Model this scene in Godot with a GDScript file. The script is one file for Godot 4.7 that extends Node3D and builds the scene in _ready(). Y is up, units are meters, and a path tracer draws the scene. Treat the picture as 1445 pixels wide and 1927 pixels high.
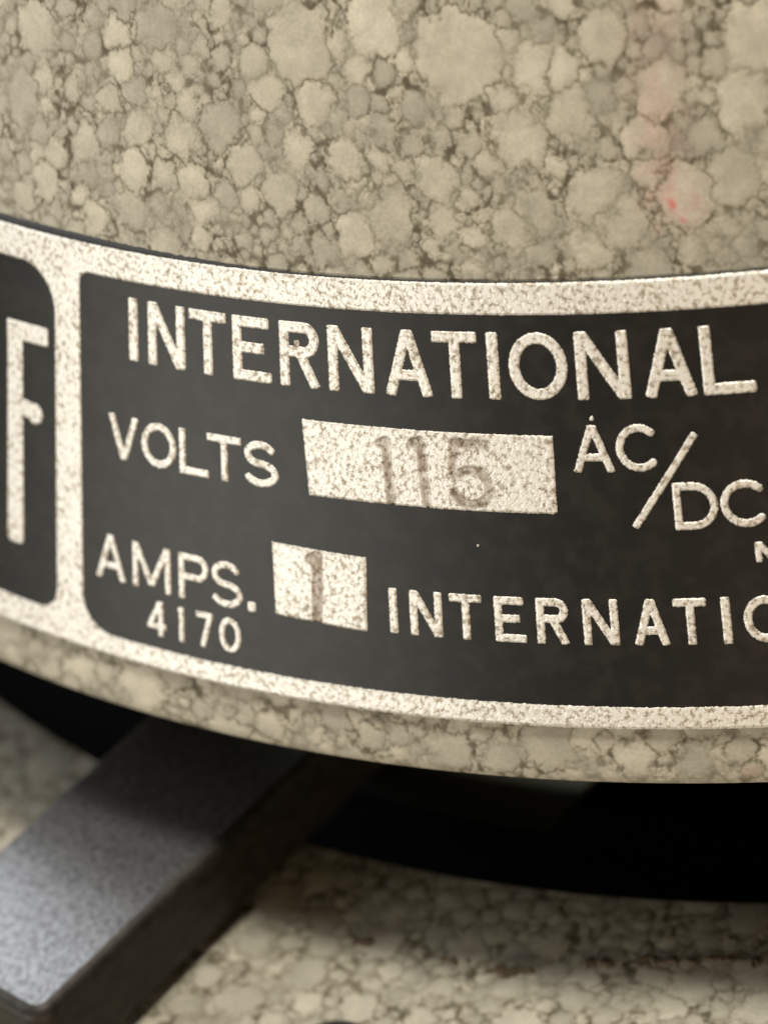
extends Node3D

# ---------------------------------------------------------------- size and shape of the machine
const R := 0.11            # radius of the conical housing at the middle of the nameplate, metres
const K := 0.42208         # the housing widens downwards: radius = R * (1 - K * y)
const SL := 1.08543        # slant length per unit of height
const RIM_Y := -0.1635     # lower edge of the housing
const BASE_Y := -0.34      # top face of the base casting
const UP_U := 0.897598     # period of the paint texture round the axis (2 PI / 7)
const UP_V := 0.56         # period of the paint texture along the slant
const PROUD := 0.0046     # the cone of radius R * (1 - K * y) is that of the lettering; the paint lies this much below
const RELIEF := 0.0007     # height of the raised metal on the nameplate
const FLOOR := 0.0038      # black paint floor of the nameplate above the housing

var M := {}
var wobble := FastNoiseLite.new()
var paint_color: Image
var paint_height: Image

# ---------------------------------------------------------------- naming helpers
func put(called: String, mesh: Mesh, m: Material, parent: Node) -> MeshInstance3D:
	var o := MeshInstance3D.new()
	o.name = called
	o.mesh = mesh
	o.material_override = m
	o.cast_shadow = GeometryInstance3D.SHADOW_CASTING_SETTING_ON
	parent.add_child(o, true)
	return o

func thing(called: String, label: String, category: String) -> Node3D:
	var o := Node3D.new()
	o.name = called
	o.set_meta("label", label)
	o.set_meta("category", category)
	add_child(o, true)
	return o

# ---------------------------------------------------------------- surfaces
func on_cone(a: float, y: float, h: float) -> Vector3:
	# azimuth a, height y (in housing radii), h above the painted surface
	var c := 1.0 / SL
	h -= PROUD
	var r := 1.0 - K * y + h * c
	return Vector3(r * sin(a), y + h * K * c, r * cos(a)) * R

func mesh_of(P: PackedVector3Array, U: PackedVector2Array, I: PackedInt32Array, C := PackedColorArray()) -> ArrayMesh:
	var N := PackedVector3Array()
	N.resize(P.size())
	for t in range(0, I.size(), 3):
		var a := P[I[t]]
		var n := (P[I[t + 2]] - a).cross(P[I[t + 1]] - a)
		N[I[t]] += n; N[I[t + 1]] += n; N[I[t + 2]] += n
	for i in N.size():
		N[i] = N[i].normalized() if N[i].length_squared() > 0.0 else Vector3.UP
	var arr := []
	arr.resize(Mesh.ARRAY_MAX)
	arr[Mesh.ARRAY_VERTEX] = P
	arr[Mesh.ARRAY_NORMAL] = N
	arr[Mesh.ARRAY_TEX_UV] = U
	arr[Mesh.ARRAY_INDEX] = I
	if C.size():
		arr[Mesh.ARRAY_COLOR] = C
	var am := ArrayMesh.new()
	am.add_surface_from_arrays(Mesh.PRIMITIVE_TRIANGLES, arr)
	return am

# A raised shape on a curved surface: wherever dist(x, y) > 0 (metric units of housing radii), bevelled over `bevel`.
# place(x, y, h) turns the metric coordinates into a point.
func relief(x0: float, x1: float, y0: float, y1: float, step: float, dist: Callable, place: Callable, low: float, high: float, bevel: float, uv_scale: float, tint = null, carve = null) -> ArrayMesh:
	var nx := int(ceil((x1 - x0) / step)) + 1
	var ny := int(ceil((y1 - y0) / step)) + 1
	var sx := (x1 - x0) / (nx - 1)
	var sy := (y1 - y0) / (ny - 1)
	var D := PackedFloat32Array()
	D.resize(nx * ny)
	for j in ny:
		for i in nx:
			D[j * nx + i] = dist.call(x0 + sx * i, y0 + sy * j)
	var P := PackedVector3Array()
	var U := PackedVector2Array()
	var C := PackedColorArray()
	var I := PackedInt32Array()
	var seen := {}
	var di := [0, 1, 1, 0]
	var dj := [0, 0, 1, 1]
	var poly := PackedInt32Array()
	for j in ny - 1:
		for i in nx - 1:
			var q := j * nx + i
			if D[q] <= 0.0 and D[q + 1] <= 0.0 and D[q + nx] <= 0.0 and D[q + nx + 1] <= 0.0:
				continue
			poly.clear()
			for c in 4:
				var c2 := (c + 1) % 4
				var g1: int = (j + dj[c]) * nx + i + di[c]
				var g2: int = (j + dj[c2]) * nx + i + di[c2]
				if D[g1] > 0.0:
					if not seen.has(g1):
						seen[g1] = P.size()
						var px: float = x0 + sx * (i + di[c])
						var py: float = y0 + sy * (j + dj[c])
						var h := low + (high - low) * smoothstep(0.0, bevel, D[g1])
						if carve != null:
							h -= carve.call(px, py)
						P.append(place.call(px, py, h))
						U.append(Vector2(px, -py) * uv_scale)
						if tint != null:
							C.append(tint.call(px, py))
					poly.append(seen[g1])
				if (D[g1] > 0.0) != (D[g2] > 0.0):
					var lo := mini(g1, g2)
					var key := -(lo * 2 + (1 if absi(g1 - g2) == 1 else 0)) - 1
					if not seen.has(key):
						seen[key] = P.size()
						var t := clampf(D[g1] / (D[g1] - D[g2]), 0.02, 0.98)
						var px: float = x0 + sx * (i + lerpf(di[c], di[c2], t))
						var py: float = y0 + sy * (j + lerpf(dj[c], dj[c2], t))
						P.append(place.call(px, py, low))
						U.append(Vector2(px, -py) * uv_scale)
						if tint != null:
							C.append(tint.call(px, py))
					poly.append(seen[key])
			for t in range(1, poly.size() - 1):
				I.append(poly[0]); I.append(poly[t + 1]); I.append(poly[t])
	return mesh_of(P, U, I, C)

# A solid of revolution; the profile runs from the top outside downwards. sharp entries are repeated points.
func lathe(profile: PackedVector2Array, v: PackedFloat32Array, u_scale: float, segments := 252) -> ArrayMesh:
	var P := PackedVector3Array()
	var U := PackedVector2Array()
	var I := PackedInt32Array()
	var n := profile.size()
	for s in segments + 1:
		var a := -PI + TAU * s / segments
		for k in n:
			P.append(Vector3(profile[k].x * sin(a), profile[k].y, profile[k].x * cos(a)) * R)
			U.append(Vector2(a * u_scale, v[k]))
	for s in segments:
		for k in n - 1:
			if profile[k].distance_to(profile[k + 1]) < 1e-7:
				continue
			var b := s * n + k
			I.append_array([b, b + n, b + 1, b + 1, b + n, b + n + 1])
	var m := mesh_of(P, U, I)
	return m

# ---------------------------------------------------------------- distances for lettering
func bar(p: Vector2, a: Vector2, b: Vector2, half: float, round_ := 0.3) -> float:
	# flat-ended stroke with slightly rounded corners; positive inside
	var d := b - a
	var l := d.length()
	d /= l
	var q := p - (a + b) * 0.5
	var rr := half * round_
	var e := Vector2(absf(q.dot(d)) - l * 0.5 + rr, absf(q.dot(Vector2(-d.y, d.x))) - half + rr)
	return -(Vector2(maxf(e.x, 0), maxf(e.y, 0)).length() + minf(maxf(e.x, e.y), 0.0) - rr)

func line(p: Vector2, pts: PackedVector2Array, half: float) -> float:
	var best := 1e9
	for i in pts.size() - 1:
		var a := pts[i]
		var ab := pts[i + 1] - a
		var t := clampf((p - a).dot(ab) / maxf(ab.length_squared(), 1e-12), 0.0, 1.0)
		best = minf(best, (a + ab * t).distance_squared_to(p))
	return half - sqrt(best)

func arc(c: Vector2, rx: float, ry: float, from: float, to: float, n := 14) -> PackedVector2Array:
	var out := PackedVector2Array()
	for i in n + 1:
		var t := deg_to_rad(lerpf(from, to, float(i) / n))
		out.append(c + Vector2(cos(t) * rx, sin(t) * ry))
	return out

func rounded(p: Vector2, lo: Vector2, hi: Vector2, r: float) -> float:
	var q := (p - (lo + hi) * 0.5).abs() - (hi - lo) * 0.5 + Vector2(r, r)
	return -(Vector2(maxf(q.x, 0), maxf(q.y, 0)).length() + minf(maxf(q.x, q.y), 0.0) - r)

# The strokes of a character in a box w wide and h high: an array of [kind, points, half-width factor].
func strokes(c: String, w: float, h: float, t: float) -> Array:
	var e := t * 0.5
	var S := []
	match c:
		"I", "1":
			S = [["b", Vector2(w * 0.5, 0), Vector2(w * 0.5, h)]]
			if c == "1":
				S.append(["b", Vector2(w * 0.5, h - e), Vector2(0, h * 0.86)])
		"N":
			S = [["b", Vector2(e, 0), Vector2(e, h)], ["b", Vector2(w - e, 0), Vector2(w - e, h)], ["b", Vector2(e, h), Vector2(w - e, 0)]]
		"T":
			S = [["b", Vector2(0, h - e), Vector2(w, h - e)], ["b", Vector2(w * 0.5, 0), Vector2(w * 0.5, h)]]
		"E":
			S = [["b", Vector2(e, 0), Vector2(e, h)], ["b", Vector2(0, h - e), Vector2(w * 0.96, h - e)], ["b", Vector2(0, h * 0.52), Vector2(w * 0.82, h * 0.52)], ["b", Vector2(0, e), Vector2(w, e)]]
		"F":
			S = [["b", Vector2(e, 0), Vector2(e, h)], ["b", Vector2(0, h - e), Vector2(w, h - e)]]
		"R", "P":
			var rb := h * (0.27 if c == "R" else 0.29) - e
			var yc := h - e - rb
			var bowl := PackedVector2Array([Vector2(e, h - e), Vector2(w - e - rb * 0.9, h - e)])
			bowl.append_array(arc(Vector2(w - e - rb * 0.9, yc), rb * 0.9, rb, 90, -90, 10))
			bowl.append(Vector2(e, yc - rb))
			S = [["b", Vector2(e, 0), Vector2(e, h)], ["l", bowl]]
			if c == "R":
				S.append(["b", Vector2(w * 0.5, yc - rb), Vector2(w - e * 0.9, 0)])
		"A":
			S = [["b", Vector2(e * 0.9, 0), Vector2(w * 0.5, h)], ["b", Vector2(w - e * 0.9, 0), Vector2(w * 0.5, h)], ["b", Vector2(w * 0.25, h * 0.32), Vector2(w * 0.75, h * 0.32)]]
		"O", "0":
			S = [["l", arc(Vector2(w * 0.5, h * 0.5), w * 0.5 - e, h * 0.5 - e, 0, 360, 28)]]
		"C":
			S = [["l", arc(Vector2(w * 0.52, h * 0.5), w * 0.52 - e, h * 0.5 - e, 48, 312, 22)]]
		"D":
			var dd := PackedVector2Array([Vector2(e, h - e), Vector2(w * 0.45, h - e)])
			dd.append_array(arc(Vector2(w * 0.45, h * 0.5), w * 0.55 - e, h * 0.5 - e, 90, -90, 16))
			dd.append(Vector2(e, e))
			S = [["b", Vector2(e, 0), Vector2(e, h)], ["l", dd]]
		"L":
			S = [["b", Vector2(e, 0), Vector2(e, h)], ["b", Vector2(0, e), Vector2(w, e)]]
		"V":
			S = [["b", Vector2(e * 0.9, h), Vector2(w * 0.5, 0)], ["b", Vector2(w - e * 0.9, h), Vector2(w * 0.5, 0)]]
		"M":
			S = [["b", Vector2(e, 0), Vector2(e, h)], ["b", Vector2(w - e, 0), Vector2(w - e, h)], ["b", Vector2(e, h), Vector2(w * 0.5, h * 0.12)], ["b", Vector2(w - e, h), Vector2(w * 0.5, h * 0.12)]]
		"S":
			var ry := h * 0.25 - e * 0.5
			var ss := arc(Vector2(w * 0.5, h - e - ry), w * 0.46 - e, ry, 30, 250, 12)
			ss.append_array(arc(Vector2(w * 0.5, e + ry), w * 0.5 - e, ry, 80, -150, 14))
			S = [["l", ss]]
		".":
			S = [["b", Vector2(w * 0.5, 0), Vector2(w * 0.5, h)]]
		"4":
			S = [["b", Vector2(w * 0.72, 0), Vector2(w * 0.72, h)], ["b", Vector2(w * 0.72, h), Vector2(e, h * 0.3)], ["b", Vector2(0, h * 0.28), Vector2(w, h * 0.28)]]
		"7":
			S = [["b", Vector2(0, h - e), Vector2(w, h - e)], ["b", Vector2(w - e, h - e), Vector2(w * 0.35, 0)]]
		"/":
			S = [["b", Vector2(0, 0), Vector2(w, h)]]
	return S

func glyph(p: Vector2, S: Array, w: float, h: float, t: float, clip: bool) -> float:
	var d := -1e9
	for s in S:
		d = maxf(d, bar(p, s[1], s[2], t * 0.5) if s[0] == "b" else line(p, s[1], t * 0.5))
	if clip:
		d = minf(d, rounded(p, Vector2.ZERO, Vector2(w, h), t * 0.15))
	return d + 0.00055 * wobble.get_noise_2d(p.x * 9000.0 + w * 70000.0, p.y * 9000.0 + h * 30000.0) + 0.0003

func letter(c: String, a0: float, a1: float, y0: float, y1: float, t: float, parent: Node, called := "letter", clip := true) -> void:
	var ym := (y0 + y1) * 0.5
	var rr := 1.0 - K * ym
	var w := (a1 - a0) * rr
	var h := (y1 - y0) * SL
	if c == "I":
		t = minf(w, t * 1.08)
	var S := strokes(c, w, h, t)
	var m := 0.003
	var mesh := relief(-m, w + m, -m, h + m, 0.00068,
		func(x: float, y: float) -> float: return glyph(Vector2(x, y), S, w, h, t, clip),
		func(x: float, y: float, z: float) -> Vector3: return on_cone(a0 + x / rr, y0 + y / SL, z),
		FLOOR - 0.0003, FLOOR + RELIEF, 0.0010, 1.0)
	# speckle runs on across the plate, so the texture coordinates are those of the plate
	put(called, shift_uv(mesh, Vector2(a0, -y0)), M.silver, parent)

func shift_uv(mesh: ArrayMesh, by: Vector2) -> ArrayMesh:
	var arr := mesh.surface_get_arrays(0)
	var uv: PackedVector2Array = arr[Mesh.ARRAY_TEX_UV]
	for i in uv.size():
		uv[i] = (uv[i] + by) * 6.25
	arr[Mesh.ARRAY_TEX_UV] = uv
	var am := ArrayMesh.new()
	am.add_surface_from_arrays(Mesh.PRIMITIVE_TRIANGLES, arr)
	return am

# ---------------------------------------------------------------- computed textures
func noise(seed_: int, freq: float, octaves := 3, kind := FastNoiseLite.TYPE_SIMPLEX_SMOOTH) -> FastNoiseLite:
	var n := FastNoiseLite.new()
	n.seed = seed_
	n.frequency = freq
	n.noise_type = kind
	n.fractal_type = FastNoiseLite.FRACTAL_FBM
	n.fractal_octaves = octaves
	return n

func make_paint() -> void:
	# hammertone paint: pale cells of every size packed against each other with a darker web between
	var W := 1600
	var H := 1000
	var px := W / UP_U          # pixels per housing radius
	var rng := RandomNumberGenerator.new()
	rng.seed = 41
	var cx := PackedFloat32Array()
	var cy := PackedFloat32Array()
	var cr := PackedFloat32Array()
	var tone := PackedFloat32Array()
	var cell := 50
	var gw := W / cell
	var gh := H / cell
	var grid := []
	for i in gw * gh:
		grid.append(PackedInt32Array())
	# the most prominent cells, as they lie on the casting: azimuth, slant, radius
	var big := PackedFloat32Array([-.257,.263,.030,-.366,.268,.026,-.513,.264,.012,-.510,.245,.011,-.394,.242,.014,-.359,.235,.014,-.461,.208,.014,-.315,.281,.021,-.207,.253,.016,-.192,.251,.014,-.188,.228,.016,-.221,.214,.018,-.174,.178,.020,-.162,.167,.019,-.162,.269,.016,-.228,.164,.015,-.214,.172,.015,-.129,.238,.017,-.141,.211,.015,-.142,.194,.012,-.120,.177,.020,-.090,.186,.018,-.179,.150,.014,-.067,.261,.022,-.307,.170,.017,-.273,.166,.011,-.386,.180,.014,-.402,.254,.013,-.454,.182,.013,-.542,.193,.014,-.586,.259,.018,-.534,.147,.012,-.339,.204,.014,-.601,.214,.018,-.579,.165,.013,-.080,.226,.018,-.342,.269,.011])
	var want := [[50, 34.0, 26.0], [400, 27.0, 18.0], [3000, 19.0, 11.0], [9000, 12.0, 7.0], [22000, 7.0, 4.2]]
	var todo := []
	for i in range(0, big.size(), 3):
		todo.append(Vector3(big[i] * px, -big[i + 1] / UP_V * H, big[i + 2] * px))
	var fixed := todo.size()
	for q in want:
		for i in int(q[0]):
			todo.append(Vector3(rng.randf() * W, rng.randf() * H, rng.randf_range(q[2], q[1])))
	for k in todo.size():
		var c: Vector3 = todo[k]
		c.x = fposmod(c.x, W)
		c.y = fposmod(c.y, H)
		var gx := int(c.x) / cell
		var gy := int(c.y) / cell
		var clear := true
		if k >= fixed:
			for dy in range(-1, 2):
				for dx in range(-1, 2):
					for j in grid[posmod(gy + dy, gh) * gw + posmod(gx + dx, gw)]:
						var ex := absf(cx[j] - c.x)
						var ey := absf(cy[j] - c.y)
						ex = minf(ex, W - ex)
						ey = minf(ey, H - ey)
						var lim := (cr[j] + c.z) * 0.85
						if ex * ex + ey * ey < lim * lim:
							clear = false
							break
					if not clear:
						break
				if not clear:
					break
		if clear:
			grid[gy * gw + gx].append(cx.size())
			cx.append(c.x); cy.append(c.y); cr.append(c.z)
			tone.append(((0.92 + 0.14 * pow(rng.randf(), 2.0)) if k >= fixed else rng.randf_range(1.0, 1.09) - (0.0 if k < 12 else 0.04)))
	var n1 := noise(5, 0.032, 3).get_seamless_image(W, H).get_data()
	var n2 := noise(6, 0.032, 3).get_seamless_image(W, H).get_data()
	var n3 := noise(7, 0.16, 4).get_seamless_image(W, H).get_data()
	var n4 := noise(8, 0.012, 3).get_seamless_image(W, H).get_data()
	var lumps := noise(9, 0.075, 2, FastNoiseLite.TYPE_CELLULAR)
	lumps.cellular_return_type = FastNoiseLite.RETURN_DISTANCE
	var n5 := lumps.get_seamless_image(W, H).get_data()
	var F1 := PackedFloat32Array()
	var F2 := PackedFloat32Array()
	var TN := PackedFloat32Array()
	F1.resize(W * H); F1.fill(-30.0)
	F2.resize(W * H); F2.fill(-30.0)
	TN.resize(W * H); TN.fill(0.75)
	for i in cx.size():
		var r := cr[i]
		var reach := r * 1.3 + 8.0
		var amp := (4.5 + r * 0.24) / 128.0
		var x0 := int(cx[i] - reach)
		var x1 := int(cx[i] + reach)
		var tn := tone[i]
		for y in range(int(cy[i] - reach), int(cy[i] + reach) + 1):
			var row := posmod(y, H) * W
			var dy := y - cy[i]
			for x in range(x0, x1 + 1):
				var q := row + posmod(x, W)
				var ex := x - cx[i] + (n1[q] - 128) * amp
				var ey := dy + (n2[q] - 128) * amp
				var f := r - sqrt(ex * ex + ey * ey)
				if f > F1[q]:
					F2[q] = F1[q]
					F1[q] = f
					TN[q] = tn
				elif f > F2[q]:
					F2[q] = f
	var rgb := PackedByteArray()
	rgb.resize(W * H * 3)
	var hh := PackedByteArray()
	hh.resize(W * H)
	# pinkish stains: azimuth, slant, radius, strength
	var stains := [[-.128, .290, .020, .26], [-.131, .270, .020, .26], [-.133, .250, .020, .28], [-.1309, .232, .019, .30], [-.1309, .214, .020, .42], [-.1345, .197, .017, .36], [-.131, .184, .017, .36], [-.1262, .170, .020, .60], [-.085, -.160, .018, .65], [-.115, -.168, .010, .5], [-.1275, .1742, .0042, 3.0], [-.1225, .1640, .0026, 2.0]]
	for y in H:
		for x in W:
			var q := y * W + x
			var g := F1[q] - F2[q]
			var fine := (n3[q] - 128) / 128.0
			var slow := n4[q] / 255.0
			var lump := 1.0 - n5[q] / 255.0
			var e := minf(F1[q] + 1.0, g * 0.5 + 0.3) + fine * 1.8
			var vein := lerpf(1.0, smoothstep(-2.6, 3.8, e), clampf((slow - 0.15) * 2.0, 0.25, 1.0))
			var dome := smoothstep(0.0, 9.0, e)
			var t := vein * (0.82 + 0.18 * dome)
			if F1[q] < 0.5:
				t = clampf(t + 0.55 * smoothstep(0.45, 0.8, lump), 0.0, 0.9)
			var k := TN[q] * (1.0 + fine * 0.05) * (1.0 + (n1[q] - 128) / 128.0 * 0.06) * (0.94 + 0.10 * slow) * (0.97 + 0.05 * lump)
			var cr_ := lerpf(91.0, 187.5 * k, t)
			var cg := lerpf(84.0, 182.5 * k, t)
			var cb := lerpf(67.0, 167.0 * k, t)
			rgb[q * 3] = clampi(int(cr_), 0, 255)
			rgb[q * 3 + 1] = clampi(int(cg), 0, 255)
			rgb[q * 3 + 2] = clampi(int(cb), 0, 255)
			hh[q] = clampi(int(40.0 + 110.0 * t + 60.0 * smoothstep(0.0, 16.0, e) + 20.0 * lump + fine * 10.0), 0, 255)
	for s in stains:
		var sx: float = fposmod(s[0] * px, W)
		var sy: float = fposmod(-s[1] / UP_V * H, H)
		var sr: float = s[2] * px
		for y in range(int(sy - sr * 1.6), int(sy + sr * 1.6)):
			for x in range(int(sx - sr * 1.6), int(sx + sr * 1.6)):
				var q := posmod(y, H) * W + posmod(x, W)
				var d := Vector2(x - sx + (n1[q] - 128) * sr * 0.006, y - sy + (n2[q] - 128) * sr * 0.006).length() / sr
				var f := clampf(1.3 - d, 0.0, 1.0)
				f = minf(f * f * s[3] * 0.38, 1.0)
				rgb[q * 3] = clampi(int(rgb[q * 3] * (1.0 + 0.06 * f)), 0, 255)
				rgb[q * 3 + 1] = clampi(int(rgb[q * 3 + 1] * (1.0 - 0.26 * f)), 0, 255)
				rgb[q * 3 + 2] = clampi(int(rgb[q * 3 + 2] * (1.0 - 0.22 * f)), 0, 255)
	paint_color = Image.create_from_data(W, H, false, Image.FORMAT_RGB8, rgb)
	paint_height = Image.create_from_data(W, H, false, Image.FORMAT_L8, hh)

func speckle(W: int, seed_: int, light: Color, dark: Color, f1: float, cut: float, width: float) -> Image:
	var a := noise(seed_, f1, 2).get_seamless_image(W, W).get_data()
	var b := noise(seed_ + 1, f1 * 2.6, 2).get_seamless_image(W, W).get_data()
	var c := noise(seed_ + 2, 0.012, 2).get_seamless_image(W, W).get_data()
	var out := PackedByteArray()
	out.resize(W * W * 3)
	for q in W * W:
		var v := (a[q] * 0.68 + b[q] * 0.32) / 255.0 + (c[q] - 128) / 128.0 * 0.07
		var t := smoothstep(cut, cut + width, v)
		var col := light.lerp(dark, t)
		out[q * 3] = int(clampf(col.r, 0, 1) * 255)
		out[q * 3 + 1] = int(clampf(col.g, 0, 1) * 255)
		out[q * 3 + 2] = int(clampf(col.b, 0, 1) * 255)
	return Image.create_from_data(W, W, false, Image.FORMAT_RGB8, out)

func tex(im: Image) -> ImageTexture:
	return ImageTexture.create_from_image(im)

func make_materials() -> void:
	make_paint()
	var m := StandardMaterial3D.new()
	m.resource_name = "hammertone_paint"
	m.albedo_texture = tex(paint_color)
	m.roughness = 0.62
	m.metallic_specular = 0.35
	m.heightmap_enabled = true
	m.heightmap_texture = tex(paint_height)
	m.heightmap_scale = 0.010
	M.paint = m
	# etched aluminium: bright with small darker pits
	m = StandardMaterial3D.new()
	m.resource_name = "etched_aluminium"
	m.albedo_texture = tex(speckle(512, 21, Color(0.93, 0.922, 0.900), Color(0.62, 0.575, 0.505), 0.062, 0.45, 0.36))
	m.metallic = 0.35
	m.roughness = 0.5
	m.heightmap_enabled = true
	m.heightmap_texture = tex(speckle(512, 21, Color.WHITE, Color(0.2, 0.2, 0.2), 0.070, 0.43, 0.36))
	m.heightmap_scale = 0.003
	M.silver = m
	# the same metal where stamping ink has soaked in
	var s := m.duplicate() as StandardMaterial3D
	s.resource_name = "stamped_aluminium"
	s.vertex_color_use_as_albedo = true
	M.stamped = s
	m = StandardMaterial3D.new()
	m.resource_name = "black_plate_enamel"
	m.albedo_texture = tex(speckle(512, 51, Color(0.105, 0.100, 0.092), Color(0.145, 0.137, 0.125), 0.02, 0.35, 0.4))
	m.roughness = 0.40
	m.metallic_specular = 0.34
	M.enamel = m
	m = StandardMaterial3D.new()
	m.resource_name = "plate_gap_shade"
	m.albedo_color = Color(0.16, 0.17, 0.18)  # dark colour stands for the shade in the gap behind the plate
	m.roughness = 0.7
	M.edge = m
	m = StandardMaterial3D.new()
	m.resource_name = "gap_darkness_black"
	m.albedo_color = Color(0.10, 0.105, 0.11)  # darkness of the open gap put into the colour
	m.roughness = 0.7
	m.metallic_specular = 0.15
	M.black = m
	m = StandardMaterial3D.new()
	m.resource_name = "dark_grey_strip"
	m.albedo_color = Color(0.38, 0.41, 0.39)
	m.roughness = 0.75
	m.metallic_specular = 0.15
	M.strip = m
	m = StandardMaterial3D.new()
	m.resource_name = "lever_steel"  # brighter steel for the lit top and the highlight on the left edge
	m.albedo_texture = tex(speckle(512, 71, Color(0.56, 0.565, 0.575), Color(0.40, 0.40, 0.41), 0.055, 0.25, 0.6))
	m.metallic = 0.9
	m.roughness = 0.34
	m.heightmap_enabled = true
	m.heightmap_texture = tex(speckle(512, 75, Color.WHITE, Color.BLACK, 0.06, 0.2, 0.6))
	m.heightmap_scale = 0.0007
	M.steel = m
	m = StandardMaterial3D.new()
	m.resource_name = "shaded_steel"  # same lever steel, with the shade of its sides put into the colour
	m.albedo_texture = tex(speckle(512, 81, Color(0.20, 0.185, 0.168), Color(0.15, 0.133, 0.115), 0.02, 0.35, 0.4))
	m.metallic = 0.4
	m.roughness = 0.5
	M.steel_shade = m
	m = StandardMaterial3D.new()
	m.resource_name = "brown_grime"
	m.albedo_color = Color(0.34, 0.29, 0.225)
	m.roughness = 0.9
	M.grime = m
	m = StandardMaterial3D.new()
	m.resource_name = "black_print"
	m.albedo_color = Color(0.12, 0.11, 0.10)
	m.roughness = 0.7
	M.ink = m

# ---------------------------------------------------------------- the parts
func build_housing(machine: Node3D) -> void:
	var pr := PackedVector2Array()
	var v := PackedFloat32Array()
	# a shallow dome closes the cone above
	for i in 13:
		var t := float(i) / 12.0
		var b := deg_to_rad(lerpf(90.0, 22.9, t))
		var rad := (1.0 - K * 0.62 - PROUD * SL) / cos(deg_to_rad(22.9))
		pr.append(Vector2(rad * cos(b), 0.62 + rad * (sin(b) - sin(deg_to_rad(22.9)))))
	for i in 17:
		var y := lerpf(0.60, RIM_Y + 0.026, float(i) / 16.0)
		pr.append(Vector2(1.0 - K * y - PROUD * SL, y))
	var e := Vector2(1.0 - K * RIM_Y - PROUD * SL, RIM_Y)
	pr.append(e + Vector2(-0.0074, 0.016))
	pr.append(e + Vector2(-0.0046, 0.009))
	pr.append(e + Vector2(-0.0034, 0.0045))
	pr.append(e + Vector2(-0.0040, 0.0018))
	pr.append(e + Vector2(-0.0062, 0.0002))
	pr.append(e + Vector2(-0.012, -0.0006))
	pr.append(e + Vector2(-0.045, 0.0))
	pr.append(e + Vector2(-0.060, 0.02))
	pr.append(Vector2(0.90, RIM_Y + 0.05))
	v.resize(pr.size())
	var at := 0.0
	var base := 0.0
	for k in pr.size():
		if k:
			at += pr[k].distance_to(pr[k - 1])
		v[k] = at
		if k == 13:
			base = at + 0.60 * SL      # slant coordinate 0 is at the middle of the nameplate
	for k in pr.size():
		v[k] = (v[k] - base) / UP_V
	put("upper_housing", lathe(pr, v, 1.0 / UP_U, 504), M.paint, machine).set_meta("label", "conical upper housing in mottled beige hammertone paint with faint pink stains")

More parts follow.
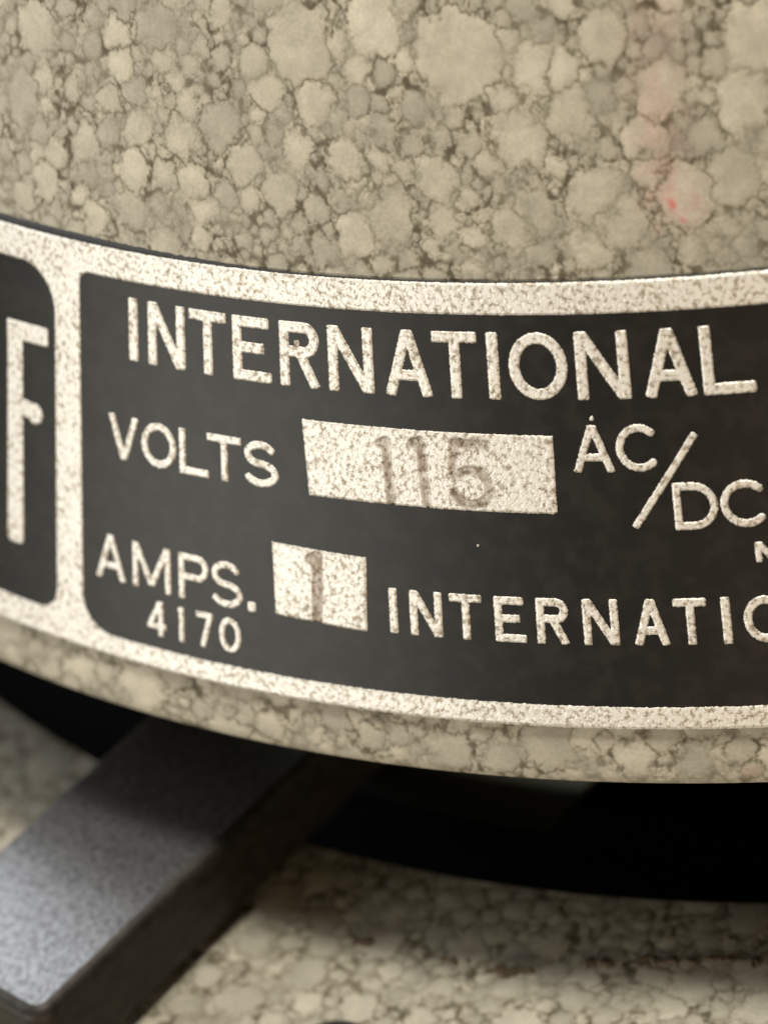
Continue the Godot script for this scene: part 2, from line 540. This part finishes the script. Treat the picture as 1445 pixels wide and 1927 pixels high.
func build_plate(machine: Node3D) -> void:
	var A0 := -0.800
	var A1 := 0.110
	var Y0 := -0.1250
	var Y1 := 0.1236
	var plate := Node3D.new()
	plate.name = "nameplate"
	plate.set_meta("label", "curved aluminium nameplate with black panels and raised silver lettering")
	machine.add_child(plate, true)
	# all plate geometry in plate coordinates: x = azimuth, s = slant
	var place := func(x: float, s: float, z: float) -> Vector3: return on_cone(x, s / SL, z)
	var outer_lo := Vector2(A0, Y0 * SL)
	var outer_hi := Vector2(A1, Y1 * SL)
	var p1_lo := Vector2(-0.5440, -0.1118 * SL)
	var p1_hi := Vector2(A1 - 0.02, 0.1060 * SL)
	var p2_lo := Vector2(A0 + 0.02, -0.1075 * SL)
	var p2_hi := Vector2(-0.5670, 0.1040 * SL)
	var panel_1 := func(p: Vector2) -> float:
		# tight upper corners, wide lower corners
		var d := rounded(p, p1_lo, p1_hi, 0.007)
		if p.y < 0.0:
			d = rounded(p, p1_lo, Vector2(p1_hi.x, 0.2), 0.024) if p.y < 0.0 and p.x < 0.0 else d
		return minf(d, p1_hi.y - p.y)
	var panel_2 := func(p: Vector2) -> float:
		var d := rounded(p, Vector2(p2_lo.x, -0.3), p2_hi, 0.030)
		return minf(d, rounded(p, p2_lo, Vector2(p2_hi.x, 0.3), 0.015))
	# the sheet under everything, with its edges
	var P := PackedVector3Array()
	var U := PackedVector2Array()
	var I := PackedInt32Array()
	var ring := [Vector2(Y1 + 0.0004, 0.0006), Vector2(Y1 + 0.0004, 0.0028), Vector2(Y1 - 0.001, 0.0032), Vector2(Y0 + 0.001, 0.0032), Vector2(Y0, 0.0028), Vector2(Y0, 0.0006)]
	var n := 110
	for i in n + 1:
		var a := lerpf(A0, A1, float(i) / n)
		for q in ring:
			P.append(on_cone(a, q.x, q.y))
			U.append(Vector2(a, q.x))
	for i in n:
		for k in 5:
			var b := i * 6 + k
			I.append_array([b, b + 6, b + 1, b + 1, b + 6, b + 7])
	put("backing_sheet", mesh_of(P, U, I), M.edge, plate)
	# dark strip put in for the shade of the gap, dying away to the right
	put("gap_shade_strip", relief(A0, -0.18, Y1 * SL - 0.006, Y1 * SL + 0.012, 0.0012,
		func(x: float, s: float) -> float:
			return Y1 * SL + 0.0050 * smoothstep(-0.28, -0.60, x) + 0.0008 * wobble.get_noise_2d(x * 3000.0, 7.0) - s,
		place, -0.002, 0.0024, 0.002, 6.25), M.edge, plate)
	# raised frame round the two black panels
	var frame := func(x: float, s: float) -> float:
		var p := Vector2(x, s)
		var d := rounded(p, outer_lo, outer_hi, 0.012)
		d = minf(d, -panel_1.call(p))
		d = minf(d, -panel_2.call(p))
		return d + 0.0007 * wobble.get_noise_2d(x * 7000.0, s * 7000.0)
	put("raised_frame", relief(A0 - 0.002, A1 + 0.002, outer_lo.y - 0.002, outer_hi.y + 0.002, 0.00105, frame, place, FLOOR - 0.0003, FLOOR + RELIEF, 0.0014, 6.25), M.silver, plate)
	var first := put("black_panel", relief(-0.56, A1 - 0.015, p1_lo.y - 0.003, p1_hi.y + 0.003, 0.004,
		func(x: float, s: float) -> float: return panel_1.call(Vector2(x, s)) + 0.0015, place, FLOOR, FLOOR, 0.001, 4.0), M.enamel, plate)
	first.set_meta("label", "large black enamel panel carrying the ratings")
	var second := put("black_panel", relief(A0 + 0.012, -0.555, p2_lo.y - 0.003, p2_hi.y + 0.003, 0.004,
		func(x: float, s: float) -> float: return panel_2.call(Vector2(x, s)) + 0.0015, place, FLOOR, FLOOR, 0.001, 4.0), M.enamel, plate)
	second.set_meta("label", "black enamel panel with part of a large silver monogram")
	# lettering: character, azimuth from, to, height from, to
	var rows := [
		[0.0067, "INTERNATIONAL", [-0.5039, -0.4952, -0.4878, -0.4585, -0.4553, -0.4270, -0.4226, -0.3943, -0.3883, -0.3601, -0.3543, -0.3234, -0.3160, -0.2849, -0.2842, -0.2551, -0.2491, -0.2417, -0.2359, -0.1992, -0.1944, -0.1619, -0.1538, -0.1228, -0.1193, -0.0885], 0.0602, 0.0971],
		[0.0050, "VOLTS", [-0.5212, -0.4969, -0.4949, -0.4675, -0.4653, -0.4431, -0.4440, -0.4187, -0.4177, -0.3923], -0.0008, 0.0262],
		[0.0046, "AC", [-0.2004, -0.1756, -0.1743, -0.1478], 0.0203, 0.0464],
		[0.0047, "DC", [-0.1434, -0.1174, -0.1163, -0.0880], -0.0124, 0.0136],
		[0.0047, "AMPS", [-0.5332, -0.5094, -0.5038, -0.4741, -0.4681, -0.4455, -0.4443, -0.4210], -0.0770, -0.0489],
		[0.0042, "4170", [-0.4928, -0.4786, -0.4694, -0.4640, -0.4557, -0.4433, -0.4392, -0.4232], -0.1044, -0.0827],
		[0.0051, "INTERNATIO", [-0.3218, -0.3158, -0.3082, -0.2876, -0.2830, -0.2627, -0.2553, -0.2363, -0.2299, -0.2105, -0.2022, -0.1811, -0.1725, -0.1521, -0.1491, -0.1298, -0.1222, -0.1160, -0.1095, -0.0850], -0.0768, -0.0505],
		[0.0038, "N", [-0.0992, -0.0865], -0.0320, -0.0209],
	]
	for r in rows:
		var word: String = r[1]
		for i in word.length():
			letter(word[i], r[2][i * 2], r[2][i * 2 + 1], r[3], r[4], r[0], plate, "digit" if word == "4170" else "letter", word[i] != "S" and word[i] != "C")
	letter(".", -0.4178, -0.4117, -0.0765, -0.0706, 0.0060, plate, "full_stop")
	letter("/", -0.1668, -0.1270, -0.0105, 0.0402, 0.0045, plate, "slash", false)
	# small flecks of metal left by the etching
	letter(".", -0.1886, -0.1862, 0.0488, 0.0514, 0.0023, plate, "metal_fleck", false)
	letter(".", -0.3776, -0.3741, 0.0832, 0.0868, 0.0036, plate, "metal_fleck", false)
	letter(".", -0.2633, -0.2619, -0.0230, -0.0214, 0.0013, plate, "metal_fleck", false)
	# the part of the monogram that reaches into the second panel
	var mono_dist := func(x: float, s: float) -> float:
		var p := Vector2(x + 0.6115, s + 0.0735 * SL)
		var d := bar(p, Vector2(0.0083, 0.0), Vector2(0.0083, 0.152), 0.0076, 0.6)
		d = maxf(d, bar(p, Vector2(0.0003, 0.1455), Vector2(0.0390, 0.1462), 0.0066, 0.3))
		d = maxf(d, line(p, PackedVector2Array([Vector2(0.010, 0.0955), Vector2(0.0255, 0.0945)]), 0.0062))
		d = maxf(d, 0.0076 - p.distance_to(Vector2(0.0262, 0.0932)))
		return d + 0.0006 * wobble.get_noise_2d(x * 8000.0, s * 8000.0)
	put("monogram", relief(-0.616, -0.565, -0.085, 0.092, 0.0009, mono_dist, place, FLOOR - 0.0003, FLOOR + RELIEF, 0.0014, 6.25), M.silver, plate)
	# the two bare metal fields with stamped figures
	var five := PackedVector2Array([Vector2(-0.2525, 0.0350 * SL), Vector2(-0.2735, 0.0355 * SL), Vector2(-0.2745, 0.0215 * SL)])
	five.append_array(arc(Vector2(-0.2635, 0.0110 * SL), 0.0115, 0.0105, 150, -160, 14))
	var ones := [PackedVector2Array([Vector2(-0.3215, 0.0330 * SL), Vector2(-0.3175, 0.0345 * SL), Vector2(-0.3155, -0.0002 * SL)]), PackedVector2Array([Vector2(-0.3000, 0.0345 * SL), Vector2(-0.2950, 0.0360 * SL), Vector2(-0.2925, 0.0005 * SL)]), five]
	field(plate, "rating_field", [Vector2(-0.3750, 0.0427 * SL), Vector2(-0.2112, 0.0411 * SL), Vector2(-0.2119, -0.0033 * SL), Vector2(-0.3718, -0.0018 * SL)], ones, 0.0027, 0.0008, 0.95, place, "bare metal field stamped 115 for the voltage")
	field(plate, "rating_field", [Vector2(-0.3993, -0.0316 * SL), Vector2(-0.3345, -0.0338 * SL), Vector2(-0.3360, -0.0782 * SL), Vector2(-0.3985, -0.0756 * SL)], [PackedVector2Array([Vector2(-0.3722, -0.0388 * SL), Vector2(-0.3675, -0.0365 * SL), Vector2(-0.3690, -0.0750 * SL)])], 0.0032, 0.0008, 1.15, place, "bare metal field stamped 1 with a brown ink stain")

func field(plate: Node3D, called: String, q: Array, cuts: Array, half: float, depth: float, ink: float, place: Callable, label: String) -> void:
	var inside := func(x: float, s: float) -> float:
		var p := Vector2(x, s)
		var d := 1e9
		for i in 4:
			var a: Vector2 = q[i]
			var e: Vector2 = (q[(i + 1) % 4] - a).normalized()
			d = minf(d, Vector2(e.y, -e.x).dot(p - a))
		return d + 0.0006 * wobble.get_noise_2d(x * 7000.0, s * 7000.0)
	var cut := func(x: float, s: float) -> float:
		var d := -1e9
		for c in cuts:
			d = maxf(d, line(Vector2(x, s), c, half))
		return d
	var tint := func(x: float, s: float) -> Color:
		var k: float = smoothstep(-0.0020, 0.0016, cut.call(x, s) + 0.0012 * wobble.get_noise_2d(x * 3000.0, s * 1800.0))
		k *= ink * (0.62 + 0.5 * wobble.get_noise_2d(x * 1500.0 + 90.0, s * 1500.0))
		return Color(1, 1, 1).lerp(Color(0.24, 0.165, 0.10), clampf(k, 0.0, 0.95))
	var carve := func(x: float, s: float) -> float:
		return depth * smoothstep(-0.0003, 0.0007, cut.call(x, s)) * 0.8
	var o := put(called, relief(minf(q[0].x, q[3].x) - 0.002, maxf(q[1].x, q[2].x) + 0.002, minf(q[2].y, q[3].y) - 0.002, maxf(q[0].y, q[1].y) + 0.002, 0.00085, inside, place, FLOOR - 0.0003, FLOOR + RELIEF, 0.0014, 6.25, tint, carve), M.stamped, plate)
	o.set_meta("label", label)

func build_base(machine: Node3D) -> void:
	# added drum and floor, coloured black for the darkness inside the gap
	var drum := PackedVector2Array([Vector2(0.80, -0.06), Vector2(0.80, -0.46), Vector2(0.80, -0.46), Vector2(1.05, -0.46)])
	put("gap_darkness_drum", lathe(drum, PackedFloat32Array([0, 0.2, 0.25, 0.3]), 1.0, 252), M.black, machine).set_meta("label", "added drum coloured black for the darkness of the gap below the housing")
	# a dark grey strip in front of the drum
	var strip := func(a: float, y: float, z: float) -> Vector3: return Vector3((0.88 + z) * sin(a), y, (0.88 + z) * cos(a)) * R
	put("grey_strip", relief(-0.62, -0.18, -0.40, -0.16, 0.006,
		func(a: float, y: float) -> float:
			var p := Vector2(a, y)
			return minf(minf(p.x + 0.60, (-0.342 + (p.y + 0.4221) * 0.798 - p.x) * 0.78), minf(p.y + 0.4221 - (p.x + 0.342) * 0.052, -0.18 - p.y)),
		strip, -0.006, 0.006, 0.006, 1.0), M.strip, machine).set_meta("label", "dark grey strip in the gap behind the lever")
	# the base casting: a flat ring, then a rounded shoulder down to the foot
	var pr := PackedVector2Array([Vector2(0.985, BASE_Y - 0.10), Vector2(0.987, BASE_Y - 0.004), Vector2(0.991, BASE_Y), Vector2(1.040, BASE_Y - 0.0015), Vector2(1.050, BASE_Y - 0.0034), Vector2(1.057, BASE_Y - 0.0036), Vector2(1.066, BASE_Y - 0.0024), Vector2(1.09, BASE_Y - 0.0018), Vector2(1.20, BASE_Y - 0.004), Vector2(1.34, BASE_Y - 0.010), Vector2(1.385, BASE_Y - 0.022), Vector2(1.405, BASE_Y - 0.05), Vector2(1.42, BASE_Y - 0.30), Vector2(0.0, BASE_Y - 0.30)])
	var v := PackedFloat32Array()
	var at := 0.31
	for k in pr.size():
		if k:
			at += pr[k].distance_to(pr[k - 1])
		v.append(at / UP_V)
	put("base_casting", lathe(pr, v, 1.0 / UP_U, 504), M.paint, machine).set_meta("label", "flat base casting in the same mottled hammertone paint")
	# grime that has gathered in patches along the groove
	var flat := func(a: float, r: float, z: float) -> Vector3: return Vector3(r * sin(a), BASE_Y - 0.0052 + z, r * cos(a)) * R
	var spots := [[-0.2890, 1.0605, 0.016, 0.0055], [-0.2330, 1.0450, 0.014, 0.0050], [-0.1960, 1.0400, 0.024, 0.0042], [-0.1480, 1.0380, 0.022, 0.0040], [-0.3330, 1.0580, 0.013, 0.0035], [-0.1100, 1.0560, 0.018, 0.0045], [-0.3900, 1.0560, 0.016, 0.0035]]
	for s in spots:
		put("grime_patch", relief(s[0] - 0.04, s[0] + 0.04, s[1] - 0.016, s[1] + 0.016, 0.0012,
			func(a: float, r: float) -> float:
				var e := Vector2((a - s[0]) / s[2], (r - s[1]) / s[3]).length()
				return s[3] * (1.0 - e) + 0.0060 * wobble.get_noise_2d(a * 1600.0, r * 1600.0),
			flat, -0.001, 0.0048, 0.002, 1.0), M.grime, machine)
	# printed dial mark at the front of the base
	put("dial_mark", relief(-0.43, -0.31, 1.09, 1.20, 0.0015,
		func(a: float, r: float) -> float: return 0.0085 - absf(Vector2((a + 0.3690) * 1.12, r - 1.1530).length() - 0.022),
		func(a: float, r: float, z: float) -> Vector3: return Vector3(r * sin(a), BASE_Y - 0.0018 - (r - 1.09) * 0.02 + z, r * cos(a)) * R,
		0.0002, 0.0008, 0.001, 1.0), M.ink, machine)

func build_lever() -> void:
	var lever := thing("control_lever", "flat grey steel lever sticking out of the dark gap below the housing", "lever")
	var u := Vector3(-0.598, 0, 0.8015)          # along the lever, outwards
	var w := Vector3(0.8015, 0, 0.598)           # across it
	var top := -0.275
	var thick := 0.060
	# outline in (along, across): from inside the drum to the rounded free end
	var end := 1.222
	var c0 := 0.033                              # left edge across
	var c1 := 0.1755                              # right edge across
	var plan := PackedVector2Array([Vector2(0.70, c0), Vector2(0.70, c1)])
	plan.append_array(PackedVector2Array())
	for i in 7:
		var t := deg_to_rad(90.0 - 90.0 * i / 6.0)
		plan.append(Vector2(end - 0.017 + 0.017 * cos(t), c1 - 0.017 + 0.017 * sin(t)))
	for i in 7:
		var t := deg_to_rad(-90.0 * i / 6.0)
		plan.append(Vector2(end - 0.017 + 0.017 * cos(t), c0 + 0.017 + 0.017 * sin(t)))
	var rings := []
	for s in [[0.009, top], [0.0045, top - 0.0012], [0.0012, top - 0.0045], [0.0, top - 0.009], [0.0, top - thick + 0.007], [0.001, top - thick + 0.0035], [0.004, top - thick]]:
		var b: float = s[0]
		var ring := PackedVector3Array()
		for p in plan:
			var q := Vector2(clampf(p.x, 0.70 + b, end - b), clampf(p.y, c0 + b, c1 - b))
			# shrink the round corners about their centres
			var cc := Vector2(end - 0.017, clampf(p.y, c0 + 0.017, c1 - 0.017))
			if p.x > end - 0.0171:
				q = cc + (p - cc).normalized() * maxf(p.distance_to(cc) - b, 0.0)
			ring.append((u * q.x + w * q.y + Vector3(0, s[1], 0)) * R)
		rings.append(ring)
	var P := PackedVector3Array()
	var U := PackedVector2Array()
	var I := PackedInt32Array()
	var n := plan.size()
	for k in rings.size():
		for i in n:
			P.append(rings[k][i])
			U.append(Vector2(plan[i].x + plan[i].y, rings[k][i].y / R * 1.3) * 5.0)
	for k in rings.size() - 1:
		for i in n:
			var b := k * n + i
			var b2 := k * n + (i + 1) % n
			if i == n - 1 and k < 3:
				continue          # the left-hand edge takes the brighter steel of the upper face as its highlight
			I.append_array([b, b2, b + n, b2, b2 + n, b + n])
	# the top and bottom faces have their own vertices, so that they stay flat
	var TP := PackedVector3Array()
	var TU := PackedVector2Array()
	var TI := PackedInt32Array()
	var s0 := P.size()
	for i in n:
		TP.append(rings[0][i])
		TU.append(Vector2(plan[i].x, plan[i].y) * 5.0)
		P.append(rings[rings.size() - 1][i])
		U.append(Vector2(plan[i].x, plan[i].y) * 5.0)
	for i in range(1, n - 1):
		TI.append_array([0, i + 1, i])
		I.append_array([s0, s0 + i, s0 + i + 1])
	for k in 3:
		var q0 := TP.size()
		for c in [rings[k][n - 1], rings[k][0], rings[k + 1][0], rings[k + 1][n - 1]]:
			TP.append(c)
			TU.append(Vector2(c.x, c.z) / R * 5.0)
		TI.append_array([q0, q0 + 1, q0 + 3, q0 + 1, q0 + 2, q0 + 3])
	put("lever_bar", mesh_of(P, U, I), M.steel_shade, lever).set_meta("label", "sides of the lever in steel darkened for their shade")
	put("lit_top_face", mesh_of(TP, TU, TI), M.steel, lever).set_meta("label", "upper face of the lever in brighter steel for its lit side")

func area(called: String, at: Vector3, to: Vector3, size: Vector2, energy: float, color: Color) -> void:
	var l := AreaLight3D.new()
	l.name = called
	l.area_size = size
	l.light_energy = energy
	l.light_color = color
	l.shadow_enabled = true
	l.set("area_range", 5.0)
	add_child(l, true)
	l.look_at_from_position(at, to, Vector3.UP if absf((to - at).normalized().y) < 0.95 else Vector3.FORWARD)

func _ready() -> void:
	# camera
	var cam := Camera3D.new()
	cam.name = "camera"
	add_child(cam, true)
	cam.position = Vector3(0, 1.04039, 2.28947) * R
	cam.rotation = Vector3(-0.65068, 0.23224, -0.26816)
	var lens := CameraAttributesPhysical.new()
	lens.frustum_focal_length = 24.0 / 2.0 / tan(deg_to_rad(10.0))
	lens.frustum_focus_distance = 1.70 * R
	lens.frustum_near = 0.02
	lens.frustum_far = 20.0
	lens.exposure_aperture = 18.0
	cam.attributes = lens
	cam.fov = 20.0
	cam.near = 0.02
	cam.far = 20.0
	cam.current = true
	# surroundings and exposure
	var env := Environment.new()
	env.background_mode = Environment.BG_COLOR
	env.background_color = Color(0.225, 0.18, 0.135)
	env.tonemap_mode = Environment.TONE_MAPPER_LINEAR
	env.tonemap_exposure = 1.0
	env.sdfgi_enabled = true
	env.ssao_enabled = true
	env.ssil_enabled = true
	var we := WorldEnvironment.new()
	we.name = "surroundings"
	we.environment = env
	add_child(we, true)
	# a lamp straight overhead; the other area lights are unseen fills
	var mid := Vector3(-0.35, 0, 1.0) * R
	area("overhead_lamp", mid + Vector3(0.0, 0.60, -0.02), mid, Vector2(0.12, 0.12), 0.38, Color(1.0, 0.97, 0.91))
	area("left_fill", mid + Vector3(-0.75, 0.03, 0.50), mid, Vector2(0.5, 0.16), 0.40, Color(1.0, 0.99, 0.95))  # unseen fill light from the left
	area("back_fill", mid + Vector3(-0.60, 0.50, -0.60), mid, Vector2(1.2, 0.6), 0.85, Color(0.98, 0.99, 1.0))  # added behind, out of view, to brighten the end of the lever
	area("warm_fill", mid + Vector3(0.20, 0.01, 0.95), mid, Vector2(0.8, 0.16), 0.27, Color(1.0, 0.88, 0.73))  # unseen warm fill, low in front
	wobble.seed = 3
	wobble.frequency = 0.05
	wobble.noise_type = FastNoiseLite.TYPE_SIMPLEX_SMOOTH
	make_materials()
	var machine := thing("laboratory_machine", "old bench machine in mottled beige hammertone paint with a curved black nameplate", "machine")
	build_housing(machine)
	build_plate(machine)
	build_base(machine)
	build_lever()
